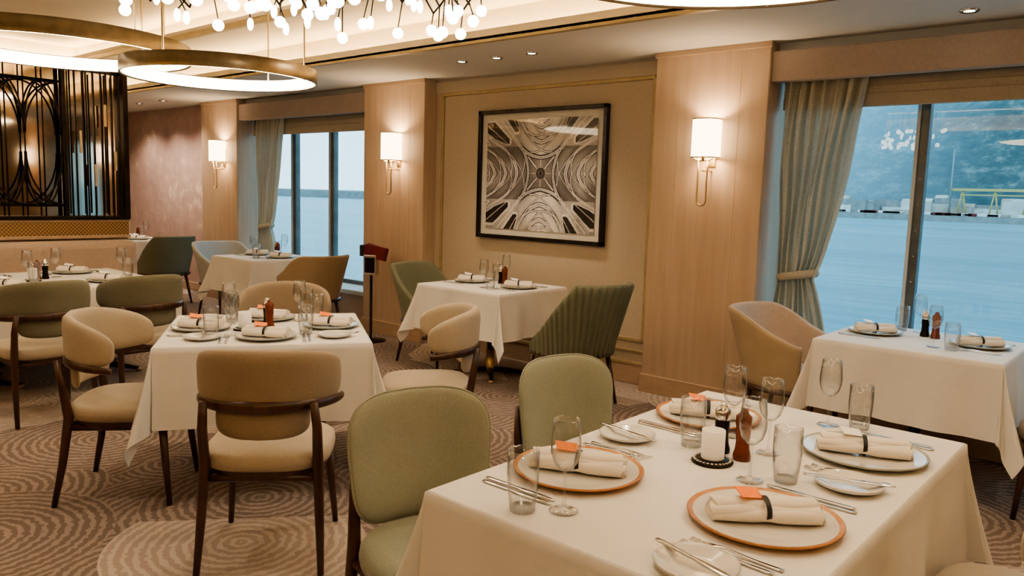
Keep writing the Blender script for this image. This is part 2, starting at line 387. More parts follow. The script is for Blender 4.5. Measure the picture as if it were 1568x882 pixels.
along=np.where(isB,ax_,ay_); across=np.where(isB,ay_,ax_)/hw_
wall=(across>.98)&(Z<h0)
crossing=(ax_<hw_+.01)&(ay_<hw_+.01)
bay=.60; ph=((along-hw_)/bay)%1.0; dr=np.minimum(ph,1-ph)*bay
hn=np.clip((Z-h0)/(vh(0)-h0),0,1)
tone=np.where(isB,.42,.72)+.20*hn-.25*np.abs(ph-.5)
tone=np.where(dr<.105,.12,tone); tone=np.where(dr<.075,.98,tone); tone=np.where(dr<.014,.45,tone)
dgn=np.abs(np.abs(ph-.5)*2-across)
tone=np.where((dgn<.15)&(~wall)&(~crossing),.18,tone); tone=np.where((dgn<.08)&(~wall)&(~crossing),.92,tone)
wx=(ph-.5)*bay
def arch(cz,hw,hh,low): return (np.abs(wx)<hw)&(Z<cz+hh*(1-(np.abs(wx)/hw)**1.5))&(Z>low)
wt=np.full(Z.shape,.62)
wt=np.where(arch(.86,.22,.20,.55),.92,wt); wt=np.where(arch(.86,.17,.16,.58),.04,wt); wt=np.where(arch(.86,.17,.16,.58)&(np.abs(wx)<.014),.8,wt)
wt=np.where((np.abs(Z-.50)<.022),.95,wt); wt=np.where((np.abs(Z-.455)<.015),.15,wt)
wt=np.where(arch(.28,.23,.15,-1),.10,wt); wt=np.where((dr<.06),.9,wt); wt=np.where((dr>.03)&(dr<.04),.2,wt)
tone=np.where(wall,wt,tone)
gd=np.abs(ax_-ay_); mxx=np.maximum(ax_,ay_); mnn=np.minimum(ax_,ay_)
tone=np.where(crossing,.30+.20*hn,tone)
tone=np.where(crossing&(gd<.07),.08,tone); tone=np.where(crossing&(gd<.04),.85,tone)
tone=np.where(crossing&(mnn<.022),.7,tone)
em=np.abs(mxx-hw_); sel=(mnn<hw_-.01)&(Z>h0)
tone=np.where((em<.085)&sel,.06,tone); tone=np.where((em<.05)&sel,.95,tone); tone=np.where((em<.012)&sel,.4,tone)
rr=np.sqrt(X**2+Y**2); an=np.arctan2(Y,X)
tone=np.where(rr<.25,.60,tone); tone=np.where(rr<.225,.05+.16*(np.sin(an*16)>.2),tone); tone=np.where(rr<.12,.5,tone); tone=np.where(rr<.10,.03+.25*(np.sin(an*8)>.5),tone); tone=np.where(rr<.04,.01,tone)
rs=np.random.RandomState(2); lowf=rs.rand(9,8)
gx=(uu+1)/2*7.99; gz=(vv+1)/2*6.99; ix=gx.astype(int); iz=gz.astype(int); fx=gx-ix; fz=gz-iz
i1=np.minimum(ix+1,8); j1=np.minimum(iz+1,7)
low=lowf[ix,iz]*(1-fx)*(1-fz)+lowf[i1,iz]*fx*(1-fz)+lowf[ix,j1]*(1-fx)*fz+lowf[i1,j1]*fx*fz
tone=np.clip(tone*(.70+.6*low)+.05*(rs.rand(NX,NZ)-.5),0,1)
me=bpy.data.meshes.new('photograph')
vs=[((i/(NX-1)-.5)*PW,.001,(j/(NZ-1)-.5)*PH) for i in range(NX) for j in range(NZ)]
fs=[(i*NZ+j,(i+1)*NZ+j,(i+1)*NZ+j+1,i*NZ+j+1) for i in range(NX-1) for j in range(NZ-1)]
me.from_pydata(vs,[],fs); me.materials.append(M['vault'])
at=me.attributes.new('tone','FLOAT','POINT'); at.data.foreach_set('value',tone.reshape(-1).astype(np.float32))
put('photograph',me,parent=e)
# ------------------------------------------------------------------ sconces
b=B()
b.lathe([(.095,0),(.095,.265)],'shade',28,n=2.6); b.lathe([(.093,.002),(.093,.263)],'shade',28,n=2.6)
for z in (0,.265): b.lathe([(.097,z-.004),(.097,z+.004),(.09,z+.004),(.09,z-.004),(.097,z-.004)],'gold',28,n=2.6)
b.box((0,.098,.05),(.06,.012,.22),'gold',.003)
pts=[(-.035,-.03,.02),(-.035,-.03,-.16)]+[(-.035*math.cos(t*pi/8),-.03,-.30-.035*math.sin(t*pi/8)) for t in range(0,9)]+[(.035,-.03,-.16),(.035,-.03,.02)]
b.tube(pts,.0065,'gold',8)
b.tube([(-.075,-.03,-.005),(-.045,-.03,-.02),(.045,-.03,-.02),(.075,-.03,-.005)],.006,'gold',8)
b.tube([(0,.1,-.09),(0,.0,-.09),(0,-.03,-.09)],.007,'gold',8); b.tube([(0,-.03,-.02),(0,-.03,.10)],.012,'gold',10)
scm=b.mesh('wall_sconce')
for x in (-9.45,-6.056,-2.66,.80):
    o=put('wall_sconce',scm,(x,YP-.105,1.79))
    for dz in (.2,.06):
        l=bpy.data.lights.new('sconce_bulb','POINT'); l.energy=9 if dz>.1 else 3.5; l.color=(1,.72,.45); l.shadow_soft_size=.03
        q=bpy.data.objects.new('sconce_bulb',l); COL.objects.link(q); q.parent=o; q.location=(0,0,dz)
# ------------------------------------------------------------------ curtains
def curtain(name,xa,xb,z0,z1,ztie,xt,wt,y):
    def fn(u,v):
        z=z1+(z0-z1)*v
        if z>ztie: k=(z-ztie)/(z1-ztie); l=xt-wt/2+(xa-(xt-wt/2))*k**.45; r=(xt+wt/2)+(xb-(xt+wt/2))*k**.62
        else: k=(ztie-z)/(ztie-z0); k=min(1,k*1.6); l=xt-wt/2+(xa-.0-(xt-wt/2))*k*.6; r=xt+wt/2+.10*k
        w=r-l; x=l+w*u
        a=.030*min(1,.5+w/.5); ph=u*2*pi*7+.6*math.sin(v*5)
        yy=y+a*math.sin(ph)+.010*math.sin(ph*2.3+v*7)
        tie=math.exp(-((z-ztie)/.06)**2); yy+=-.015*tie
        return (x+.006*math.sin(v*14+u*9),yy,z)
    b=B(); b.grid(fn,130,60,'curtain')
    ring=[(xt+(wt/2+.012)*math.cos(t*pi/12),y+.055*math.sin(t*pi/12),ztie+.025*math.cos(t*pi/12)) for t in range(24)]
    b.tube(ring,.015,'curtain',8,closed=True,flat=1.9)
    return put(name,b)
curtain('curtain',-2.24,-1.68,.42,2.36,1.0,-2.05,.24,YP+.16)
curtain('curtain',-8.98,-8.36,.42,2.36,1.0,-8.76,.26,YP+.16)
# ------------------------------------------------------------------ chandeliers
def ring_ch(name,x,y,z,R,hb,top,rods=3,rot=0):
    e=empty(name,(x,y,z),rot); b=B(); sg_=72
    b.lathe([(R,0),(R,hb),(R-.014,hb),(R-.014,hb-.01),(R-.010,0),(R,0)],'bronze',sg_); put('metal_band',b,parent=e)
    b=B(); b.lathe([(R-.016,.006),(R-.04,.002),(R-.055,.012),(R-.055,hb-.012),(R-.016,hb-.006)],'lamp',sg_); put('light_diffuser',b,parent=e)
    b=B()
    for k in range(rods):
        t=2*pi*k/rods; b.tube([((R-.02)*math.cos(t),(R-.02)*math.sin(t),0),((R-.02)*math.cos(t),(R-.02)*math.sin(t),top-z)],.006,'gold',8)
    b.lathe([(.0,top-z-.04),(.1,top-z-.04),(.1,top-z),(0,top-z)],'gold',24)
    put('suspension_rods',b,parent=e); return e
ring_ch('ring_chandelier',-4.80,2.62,2.165,.595,.085,ZU,4,.5)
ring_ch('ring_chandelier',-5.92,2.06,2.345,.83,.10,ZU,4,.2)
ring_ch('ring_chandelier',-.98,2.0,2.145,.63,.09,ZU,4,.3)
BZ=2.165
e=empty('branch_chandelier',(-2.75,1.77,BZ))
rods=B(); bulbs=B(); rnd=random.Random(11)
def ball(b,p,r,mat,el=1): b.lathe([(r*math.sin(t*pi/8)+1e-5,-r*el*math.cos(t*pi/8)) for t in range(9)],mat,12,c=p)
ca,sa=math.cos(math.radians(41)),math.sin(math.radians(41))
def L2(u,d,z): return Vector((u*ca-d*sa,u*sa+d*ca,z))
N=22
for chain in range(5):
    prev=None; d0=(-.26,-.14,0,.12,.24)[chain]
    for i in range(N):
        u=-.74+1.36*i/(N-1)+.03*chain
        p=L2(u,d0+.05*math.sin(i*1.9+chain),.13+(.06 if (i+chain)%2 else -.03)+.03*math.sin(i*.7+chain))
        if prev: rods.tube([prev,p],.0042,'darkmetal',6)
        if i%5==chain: rods.tube([p,(p.x*.9,p.y*.9,ZU-BZ)],.0042,'darkmetal',6)
        if rnd.random()<.50+.5*(i/N):
            big=rnd.random()<.65
            q=p+L2(rnd.uniform(-.03,.03),rnd.uniform(-.05,.05),-rnd.uniform(.04,.11))
            rods.tube([p,q],.0028,'darkmetal',6); ball(bulbs,q-Vector((0,0,.02)),.023 if big else .013,'bulb',1.0 if big else 2.0)
        prev=p
rods.lathe([(0,ZU-BZ-.03),(.16,ZU-BZ-.03),(.16,ZU-BZ),(0,ZU-BZ)],'gold',24)
put('branches',rods,parent=e); put('glass_bulbs',bulbs,parent=e)
# ------------------------------------------------------------------ tables
def tablecloth(w,d,drop,seed):
    r=random.Random(seed); cols=[]
    hw,hd=w/2,d/2; cs=[(hw,hd),(-hw,hd),(-hw,-hd),(hw,-hd)]; dirs=[0,90,180,270]
    ph=r.uniform(0,6)
    NC=20;NS=34
    for k in range(4):
        c=cs[k]; a0=math.radians(dirs[k])
        for j in range(NC+1):
            th=(pi/2)*j/NC; L=drop/max(math.cos(th),math.sin(th))
            fold=math.sin(2*th)
            fl=.03+.10*fold**2+.045*math.sin(4*th*2)*(1 if fold>.2 else 0)
            cols.append((c,a0+th,L,fl,0,1.0))
        c2=cs[(k+1)%4]; a=a0+pi/2; Ls=math.hypot(c2[0]-c[0],c2[1]-c[1])
        for j in range(1,NS):
            t=j/NS; win=math.sin(pi*t)
            f=.026+.024*math.sin(t*Ls*12+ph+k)*win+.012*math.sin(t*Ls*27+k*2+ph)*win
            cols.append(((c[0]+(c2[0]-c[0])*t,c[1]+(c2[1]-c[1])*t),a,drop,f,0,1))
    K=14; vs=[];n=len(cols)
    for row in range(K+2):
        for (c,a,L,fl,x,y) in cols:
            o=Vector((math.cos(a),math.sin(a),0)); p=Vector((c[0],c[1],0))
            if row==0: vs.append(p*(1-.006/max(hw,hd)))
            else:
                v=(row-1)/K; off=.003+fl*v**1.2; vs.append(p+o*off+Vector((0,0,-.005-math.sqrt(max(0,L*L-fl*fl))*v)))
    fs=[[i*n+j,i*n+(j+1)%n,(i+1)*n+(j+1)%n,(i+1)*n+j] for i in range(K+1) for j in range(n)]
    b=B(); b.add(vs,fs,'cloth'); b.add([vs[i] for i in range(n)],[list(range(n))],'cloth',smooth=False)
    return b
TZ=.75
def table(x,y,w,d,rz=0,drop=.38,seed=0,legs=1):
    e=empty('dining_table',(x,y,0),rz)
    b=B(); b.box((0,0,TZ-.022),(w-.03,d-.03,.03),'oak',.005); put('tabletop',b,parent=e)
    for k in range(legs):
        oy=0 if legs==1 else (-1+2*k)*(d*.28)
        b=B(); b.lathe([(.0,.02),(.03,.02),(.03,TZ-.05),(.12,TZ-.045),(.12,TZ-.04),(0,TZ-.04)],'darkmetal',20,c=(0,oy,0))
        b.lathe([(.034,.03),(.034,.22),(.03,.22)],'gold',20,c=(0,oy,0))
        for q in range(4):
            a=q*pi/2+pi/4; pts=[(0,oy,.05),(.16*math.cos(a),oy+.16*math.sin(a),.04),(.30*math.cos(a),oy+.30*math.sin(a),.022)]
            b.tube(pts,[.022,.02,.016],'darkmetal',8); b.lathe([(0,0),(.022,0),(.022,.02),(0,.024)],'gold',12,c=(.30*math.cos(a),oy+.30*math.sin(a),0))
        put('pedestal_%d'%(k+1),b,parent=e)
    put('tablecloth',tablecloth(w,d,drop,seed),(0,0,TZ),parent=e)
    return e
table(-.945,2.05,.91,1.50,0,.38,1,2)
RT2=math.radians(57.5); T2=(-3.68,2.25)
table(T2[0],T2[1],1.0,.95,RT2,.38,2)
table(-6.50,2.05,1.24,1.5,0,.38,3,2)
table(-7.50,4.58,.80,.80,0,.36,4)
table(-4.31,4.70,.90,.82,0,.36,5)
table(-1.10,4.78,.92,.82,0,.38,6)
table(-10.75,4.5,.8,.8,0,.36,7)
# ------------------------------------------------------------------ tableware meshes
def plate_mesh(name,R,rim,rw=.925):
    b=B(); 
    b.lathe([(0,.004),(R*.55,.004),(R*.62,.006),(R*rw,.016)],'porcelain',56)
    b.lathe([(R*rw,.016),(R*.985,.0195)],rim,56)
    b.lathe([(R*.985,.0195),(R,.018),(R*.97,.012),(R*.6,0),(0,0)],rim,56)
    return b.mesh(name)
PL={'o':plate_mesh('dinner_plate',.178,'orange'),'g':plate_mesh('dinner_plate',.150,'greyrim'),'w':plate_mesh('dinner_plate',.178,'greyrim',.95)}
BP=plate_mesh('bread_plate',.088,'porcelain')
def napkin_mesh(name,tag,L=.255):
    b=B()
    def roll(c,ry,rz,L,seed,tw=0):
        def fn(u,v):
            x=(u-.5)*L; a=v*2*pi
            pin=1-.22*math.exp(-((x)/.022)**2); e=1+.06*math.sin(u*7+seed)
            wr=1+.05*math.sin(3*a+u*6+seed)
            y=ry*pin*wr*e*math.cos(a); z=rz*pin*wr*math.sin(a)
            return (x+.006*math.sin(a*2+seed),c[1]+y+tw*x,c[2]+z)
        b.grid(fn,34,22,'napkin',cv=True)
        for s,uu in ((-1,0),(1,1)):
            vs=[fn(uu,j/22) for j in range(22)]; b.add(vs,[list(range(22))],'napkin')
    roll((0,0,.022),.036,.021,L,0); roll((0,.008,.034),.028,.017,L*.96,2,.04); roll((0,-.022,.018),.020,.016,L*.98,4,-.03)
    ring=[(0,.001+.042*math.cos(t*pi/12),.026+.0285*math.sin(t*pi/12)) for t in range(24)]
    b.add([(x+s*.006,y*1.0,z) for s in (-1,1) for (x,y,z) in ring],[(j,(j+1)%24,24+(j+1)%24,24+j) for j in range(24)],'black')
    if tag:
        T=Matrix.Translation((-.035,.012,.060))@Matrix.Rotation(.25,4,'X')@Matrix.Rotation(.25,4,'Y')@Matrix.Rotation(.3,4,'Z')
        b.box((0,0,0),(.062,.040,.0012),'tag' if tag==1 else 'tagw',0,T)
    return b.mesh(name)
NP=[napkin_mesh('rolled_napkin',0,.22),napkin_mesh('rolled_napkin',1),napkin_mesh('rolled_napkin',2)]
NPs=[napkin_mesh('rolled_napkin',1,.22),napkin_mesh('rolled_napkin',2,.22)]
def lathe_mesh(name,prof,mat,seg=36): b=B(); b.lathe(prof,mat,seg); return b.mesh(name)
bowl=[(.004,.100),(.016,.106),(.029,.122),(.0355,.145),(.0365,.165),(.034,.195),(.0305,.228)]
wg=[(0,.0015),(.034,.0015),(.036,.003),(.030,.005),(.010,.008),(.0045,.014),(.0036,.03),(.0036,.085),(.005,.096)]+bowl+[(r-.0012,z) for r,z in bowl[::-1]]+[(0,.1035)]
WG=lathe_mesh('wine_glass',wg,'glass')
tb=[(.030,.0),(.031,.003),(.036,.05),(.0385,.09),(.0375,.150)]
TG=lathe_mesh('water_glass',[(0,0)]+tb+[(r-.0015,z) for r,z in tb[:0:-1]]+[(.029,.012),(0,.012)],'glass')
def ut(name,kind):
    b=B()
    def strip(st,th=.0022):
        vs=[];fs=[]
        for (x,w,z) in st: vs+= [(x,-w/2,z),(x,w/2,z),(x,w/2*.8,z+th),(x,-w/2*.8,z+th)]
        for i in range(len(st)-1):
            for j in range(4): fs.append((i*4+j,i*4+(j+1)%4,(i+1)*4+(j+1)%4,(i+1)*4+j))
        fs+=[(3,2,1,0),tuple((len(st)-1)*4+j for j in range(4))]; b.add(vs,fs,'silver')
    if kind=='knife': strip([(-.115,.010,.001),(-.10,.015,.001),(-.05,.014,.001),(-.01,.011,.001),(.0,.012,.001),(.02,.019,.001),(.07,.019,.001),(.10,.012,.001),(.112,.003,.001)],.003)
    elif kind=='fork':
        strip([(-.105,.012,.001),(-.09,.015,.001),(-.04,.010,.002),(.02,.006,.007),(.04,.012,.006),(.052,.023,.003),(.062,.024,.002)])
        for k in range(4):
            y=(k-1.5)*.0063
            b.tube([(.060,y,.003),(.08,y,.002),(.105,y*.95,.006)],[.0021,.0018,.001],'silver',6)
    return b.mesh(name)
KN=ut('dinner_knife','knife'); FK=ut('dinner_fork','fork')
def mill_mesh(name,body,top):
    b=B(); b.lathe([(0,0),(.026,0),(.026,.012),(.021,.03),(.019,.055),(.022,.085),(.021,.10)],body,24); b.lathe([(.021,.10),(.023,.104),(.023,.128),(.014,.136),(.012,.14),(.010,.150),(0,.152)],top,24); return b.mesh(name)
ML=[mill_mesh('pepper_mill','millwood','millwood'),mill_mesh('salt_mill','darkmetal','silver')]
b=B(); b.lathe([(0,0),(.058,0),(.060,.004),(.054,.010),(0,.011)],'darkmetal',36)
for k in range(28): b.lathe([(0,.0),(.0045,.0),(.0045,.002),(0,.003)],'silver',8,c=(.051*math.cos(k*pi/14),.051*math.sin(k*pi/14),.009))
b.lathe([(0,.012),(.032,.012),(.033,.016),(.033,.095),(.030,.095),(.030,.06),(0,.06)],'wax',32); CD=b.mesh('candle_holder')
def setting(x,y,az,plate='g',tag=1,nap=None,glasses=True,Z=TZ,small=False):
    c,s=math.cos(az),math.sin(az)
    def W(lx,ly): return (x+c*lx-s*ly,y+s*lx+c*ly)
    rp=.178 if plate!='g' else .150
    put('dinner_plate',PL[plate],(x,y,Z+.001))
    put('rolled_napkin',NPs[tag-1] if plate=='g' else NP[tag],(x,y,Z+.007),nap if nap is not None else az+pi/2)
    for k,m_ in enumerate([FK,FK]):
        px,py=W(-.03+.01*k,rp+.035+.027*k); put('dinner_fork',m_,(px,py,Z+.001),az)
    for k,m_ in enumerate([KN,KN]):
        px,py=W(-.03+.01*k,-rp-.030-.024*k); put('dinner_knife',m_,(px,py,Z+.001),az)
def at(name,me,x,y,rz=0,z=TZ): return put(name,me,(x,y,z+.001),rz)
nd=math.radians
setting(-1.205,1.68,0,'o',1,nd(28)); setting(-1.21,2.44,0,'o',1,nd(28)); setting(-.70,1.73,pi,'o',1,nd(40)); setting(-.69,2.42,pi,'w',2,nd(24))
for x,y in [(-1.07,1.44),(-.84,1.96),(-.88,2.66),(-1.055,2.30),(-.90,2.22)]: at('wine_glass',WG,x,y)
for x,y in [(-1.145,1.375),(-.77,2.03),(-.79,2.70),(-1.10,2.12)]: at('water_glass',TG,x,y)
at('candle_holder',CD,-.985,2.03); at('pepper_mill',ML[0],-.935,2.115); at('salt_mill',ML[1],-1.01,2.135)
def bread(x,y,rz,z=TZ):
    at('bread_plate',BP,x,y,0,z); put('butter_knife',KN,(x,y,z+.019),rz)
bread(-.63,2.11,nd(20)); bread(-1.28,2.04,nd(-10)); bread(-.70,1.40,nd(-15))
ct,st=math.cos(RT2),math.sin(RT2)
def t2(lx,ly): return (T2[0]+ct*lx-st*ly,T2[1]+st*lx+ct*ly)
for lx,ly,a in [(0,-.29,RT2+pi/2),(-.33,0,RT2),(.33,0,RT2+pi),(0,.29,RT2-pi/2)]:
    p=t2(lx,ly); setting(p[0],p[1],a,'g',1,nd(35)); 
    dx,dy=math.cos(a),math.sin(a)
    px,py=p[0]+dx*.10-(-dy)*.20,p[1]+dy*.10-(dx)*.20
    at('wine_glass',WG,px+dx*.06,py+dy*.06); at('water_glass',TG,px-dx*.02,py-dy*.04)
    if ly<=0: 
        q=(p[0]+(-dy)*.30,p[1]+dx*.30) ; bread(q[0],q[1],a)
at('pepper_mill',ML[0],T2[0]+.02,T2[1]); at('salt_mill',ML[1],T2[0]-.05,T2[1]+.03); at('candle_holder',CD,T2[0]-.02,T2[1]-.12)
def small_table(x,y,along='x',n=2,off=.26,tags=2):
    for s in (-1,1):
        a=0 if s<0 else pi
        setting(x+s*off,y+.03,a,'g',tags,nd(35))
        at('wine_glass',WG,x+s*off*.35,y-.20 if s>0 else y+.27); at('water_glass',TG,x+s*(off*.35+.09),y-.22 if s>0 else y+.25)
    at('pepper_mill',ML[0],x+.03,y+.12); at('salt_mill',ML[1],x-.03,y+.14)
small_table(-7.50,4.58,off=.22); small_table(-4.31,4.70,off=.26); small_table(-1.10,4.80,off=.27); small_table(-10.75,4.5,off=.22)
for y in (1.75,2.42):
    setting(-6.16,y,pi,'g',2,nd(40)); setting(-6.86,y,0,'g',2,nd(40))
    at('wine_glass',WG,-6.45,y+.22); at('wine_glass',WG,-6.62,y-.2); at('water_glass',TG,-6.38,y+.24)
at('pepper_mill',ML[0],-6.5,2.05); at('salt_mill',ML[1],-6.55,2.12); at('candle_holder',CD,-6.45,2.0)
# ------------------------------------------------------------------ chairs (local facing +X)
def seat(b,mat,a=.245,c=.25,z=.40,h=.085,n=3.2):
    b.lathe([(0,z),(.93,z),(.985,z+.012),(1,z+.035),(.985,z+.06),(.93,z+h-.012),(.75,z+h-.002),(.4,z+h+.006),(0,z+h+.008)],mat,48,a=a,b=c,n=n)
    b.lathe([(0,z-.03),(.90,z-.03),(.93,z-.02),(.93,z+.002)],'walnut',48,a=a,b=c,n=n)
def arc(x0,R,Ry,A,z,N=25,lift=0):
    return [(x0-R*math.cos(t),Ry*math.sin(t),z+lift*abs(t/A)**2) for t in [(-A+2*A*i/(N-1)) for i in range(N)]]
def wood_chair(name,fab,seatfab=None):
    b=B(); seat(b,seatfab or fab)
    for s in (-1,1):
        b.tube([(.20,s*.20,.40),(.215,s*.215,.2),(.235,s*.23,0)],[.020,.017,.012],'walnut',12)
        b.tube([(-.275,s*.235,0),(-.235,s*.225,.2),(-.205,s*.215,.42),(-.230,s*.215,.58),(-.250,s*.205,.685)],[.013,.018,.022,.019,.016],'walnut',12)
        b.tube([(-.21,s*.215,.37),(.20,s*.205,.37)],.014,'walnut',10)
    b.tube([(-.21,-.215,.37),(-.21,.215,.37)],.014,'walnut',10)
    A=nd(88)
    b.tube(arc(.02,.292,.282,A,.668,31,-.02),[.010+.008*math.sin(pi*i/30) for i in range(31)],'walnut',12,flat=1.5)
    def fn(U,V,o):
        t=U*A*1.03; hz=.118*(1-.18*U*U); z=.768+V*hz-.03*U*U
        R=.272+o+.05*(z-.7)*math.cos(t); return (.02-R*math.cos(t),R*math.sin(t)*.98,z)
    b.pad(fn,fab,n=3.4,seg=64,rings=10,th=.030)
    A2=nd(44)
    def fn2(U,V,o):
        t=U*A2; z=.605+V*.075; R=.258+o; return (.02-R*math.cos(t),R*math.sin(t),z)
    b.pad(fn2,fab,n=3.5,seg=40,rings=6,th=.018)
    return b.mesh(name)
def shell_chair(name,fab):
    b=B(); seat(b,fab,.25,.25,.395,.09,2.8)
    for s in (-1,1):
        b.tube([(.20,s*.20,.40),(.215,s*.215,.2),(.235,s*.23,0)],[.020,.017,.012],'walnut',12)
        b.tube([(-.29,s*.235,0),(-.25,s*.225,.2),(-.225,s*.215,.42),(-.265,s*.20,.60),(-.29,s*.185,.70)],[.013,.018,.021,.016,.010],'walnut',12)
        b.tube([(-.21,s*.215,.37),(.20,s*.205,.37)],.014,'walnut',10)
    def fn(U,V,o):
        z=.665+V*.205; wv=.5*(1+V); hw=.218+.035*wv
        y=U*hw; curve=.085*(U*U); x=-.275-.075*(z-.5)+curve
        return (x-o,y,z)
    b.pad(fn,fab,n=3.6,seg=64,rings=10,th=.028)
    pts=[]
    for j in range(64):
        t=2*pi*j/64; pts.append(fn(1.004*sg(math.cos(t),2/3.6),1.004*sg(math.sin(t),2/3.6),0))
    b.tube(pts,.004,fab,6,closed=True)
    return b.mesh(name)
def tub_chair(name,out,inn,seatfab,ribs=0,zb=.88,za=.66,A=115,slope=1.0,legmat='walnut',wood=True):
    b=B(); seat(b,seatfab,.25,.25,.38,.095,2.6)
    for s in (-1,1):
        b.tube([(.18,s*.20,.38),(.21,s*.225,0)],[.020,.012],legmat,12)
        b.tube([(-.19,s*.19,.38),(-.26,s*.23,0)],[.020,.012],legmat,12)
    A=nd(A); t2_=.022
    def zt(th):
        k=min(1,max(0,(abs(th)-nd(38))/(A-nd(38)))); k=k*k*(3-2*k) if slope==1 else k**slope
        return zb+(za-zb)*k
    NU=241 if ribs else 61
    loop=[]
    for v in (0,.15,.3,.45,.6,.75,.9,1.0): loop.append((1,v,0))
    for k in range(1,5): a=pi*k/5; loop.append((math.cos(a),1.0,math.sin(a)))
    for v in (1.0,.9,.75,.6,.45,.3,.15,0): loop.append((-1,v,0))
    vs=[];n=len(loop)
    for i in range(NU):
        th=-A+2*A*i/(NU-1); top=zt(th)-t2_
        rib=abs(math.sin(th*ribs/2))*.018 if ribs else 0
        for (sd,v,up) in loop:
            z=.36+(top-.36)*v+up*t2_
            fl=.25*max(0,z-.40)*max(0,math.cos(th))+.06*(z-.4)
            r=.265+fl+sd*t2_+(rib*max(0,sd) if up==0 else 0)
            vs.append((-r*sg(math.cos(th),.85)+.0,r*1.03*sg(math.sin(th),.92),z))
    fo=[];fi=[]
    for i in range(NU-1):
        for j in range(n-1):
            (fo if j<9 else fi).append((i*n+j,(i+1)*n+j,(i+1)*n+j+1,i*n+j+1))
        fo.append((i*n+n-1,(i+1)*n+n-1,(i+1)*n,i*n))
    fo.append(list(range(n))); fo.append([(NU-1)*n+j for j in range(n)][::-1])
    o=len(b.v); b.add(vs,fo,out); 
    k=b.mi(inn)
    for f in fi: b.f.append([o+q for q in f]); b.m.append(k); b.sm.append(True)
    if wood:
        pts=[(-.285*sg(math.cos(t),.85),.295*sg(math.sin(t),.92),.375) for t in [(-A+2*A*i/40) for i in range(41)]]
        b.tube(pts,.018,'walnut',10)
    return b.mesh(name)
CA=wood_chair('dining_chair','tan','cream'); CAc=wood_chair('dining_chair','cream'); CAo=wood_chair('dining_chair','olive','cream'); CB=shell_chair('dining_chair','sage')
TU=tub_chair('tub_armchair','tan2','pink','slate',zb=.84,za=.66); TU2=tub_chair('tub_armchair','tan2','tan2','tan2',zb=.84,za=.62)
TUc=tub_chair('tub_armchair','slate','slate','slate',zb=.84,za=.64)
TG1=tub_chair('barrel_chair','green','green','green',ribs=50,zb=.90,za=.46,A=105,slope=.9); TG2=tub_chair('barrel_chair','green','green','green',zb=.86,za=.5,A=105,slope=.9)
def ch(me,x,y,az,name='dining_chair'): return put(name,me,(x,y,0),nd(az))
ch(CB,-1.56,1.55,-18); ch(CB,-1.56,2.34,-10)
ch(CA,-2.80,1.73,137); ch(CAc,-3.83,1.60,48); ch(CAc,-3.11,2.88,232); ch(CA,-4.26,2.73,-33)
ch(TU,-1.80,4.76,0,'tub_armchair'); ch(TU2,-.33,4.60,180,'tub_armchair')
ch(TU2,-6.75,4.60,180,'tub_armchair'); ch(TUc,-8.38,4.62,0,'tub_armchair')
ch(TG1,-3.38,4.55,168,'barrel_chair'); ch(TG2,-4.98,4.72,5,'barrel_chair'); ch(TG2,-9.75,4.5,180,'barrel_chair')
ch(CAo,-5.50,1.74,180); ch(CAo,-5.50,2.36,180)
ch(CAc,-.22,2.34,182); ch(CAc,-.12,1.5,180)
# ------------------------------------------------------------------ banquette + partition
e=empty('banquette_bench',(-7.45,1.2,0)); L=4.1
b=B(); b.box((0,0,.70),(.16,L,.52),'pink',.07,seg=5); put('backrest',b,(-.16,0,0),parent=e)
b=B()
for k in range(6): b.box((.12,-L/2+L*(k+.5)/6,.40),(.40,L/6-.004,.13),'pink',.035,seg=4)
put('seat_cushions',b,parent=e)
b=B(); b.box((.10,0,.18),(.38,L,.33),'oak',.01); b.box((.12,0,.03),(.34,L-.1,.06),'darkmetal'); put('base_plinth',b,parent=e)
XPn=-7.74
e=empty('lattice_partition',(XPn,1.2,0))
b=B(); b.box((-.04,0,.50),(.08,L,1.0),'oak',.006); b.box((0,0,.985),(.14,L,.03),'oak_trim',.005); b.box((0,0,1.135),(.10,L,.025),'oak_trim',.005); put('wood_base',b,(-.03,0,0),parent=e)
b=B(); b.box((0,0,1.06),(.05,L-.02,.13),'cane'); put('cane_panel',b,(0,0,0),parent=e)
b=B(); b.box((-.07,-.28,1.84),(.02,L-.56,1.38),'mirror'); b.box((-.07,L/2-.25,1.84),(.02,.5,1.38),'mirror'); put('bronze_mirror',b,parent=e)
b=B(); zt0,zt1=1.15,2.52
b.box((0,0,zt1),(.08,L,.05),'darkmetal',.004); b.box((0,0,zt0+.01),(.08,L,.035),'darkmetal',.004)
b.box((0,L/2-.02,(zt0+zt1)/2),(.09,.045,zt1-zt0),'darkmetal',.004); b.box((0,L/2-.55,(zt0+zt1)/2),(.06,.035,zt1-zt0),'darkmetal',.004)
b.box((0,-L/2+.02,(zt0+zt1)/2),(.09,.045,zt1-zt0),'darkmetal',.004)
y0=-L/2+.04; y1=L/2-.57; per=(y1-y0)/24
for k in range(25):
    y=y0+per*k; b.tube([(0,y,zt0),(0,y,zt1)],.0065,'darkmetal',8)
    # interlaced pointed arches: each springs from bar k and crosses to bar k+2, top and bottom
    if k%2==0 and k<=22:
        for sgn,zb_ in ((1,2.36),(-1,1.28)):
            for dirn in (1,-1):
                for (ww,hh,dx) in ((2.0,.46,.014),(1.0,.46,-.012)):
                    ys=y if dirn==1 else y+2*per
                    pts=[(dx,ys+dirn*per*ww*(1-math.cos(t*pi/2/12)),zb_-sgn*hh+sgn*hh*math.sin(t*pi/2/12)) for t in range(13)]
                    b.tube(pts,.008,'darkmetal',6)
b.tube([(0,y0,2.37),(0,y1,2.37)],.009,'darkmetal',8); b.tube([(0,y0,1.27),(0,y1,1.27)],.009,'darkmetal',8)
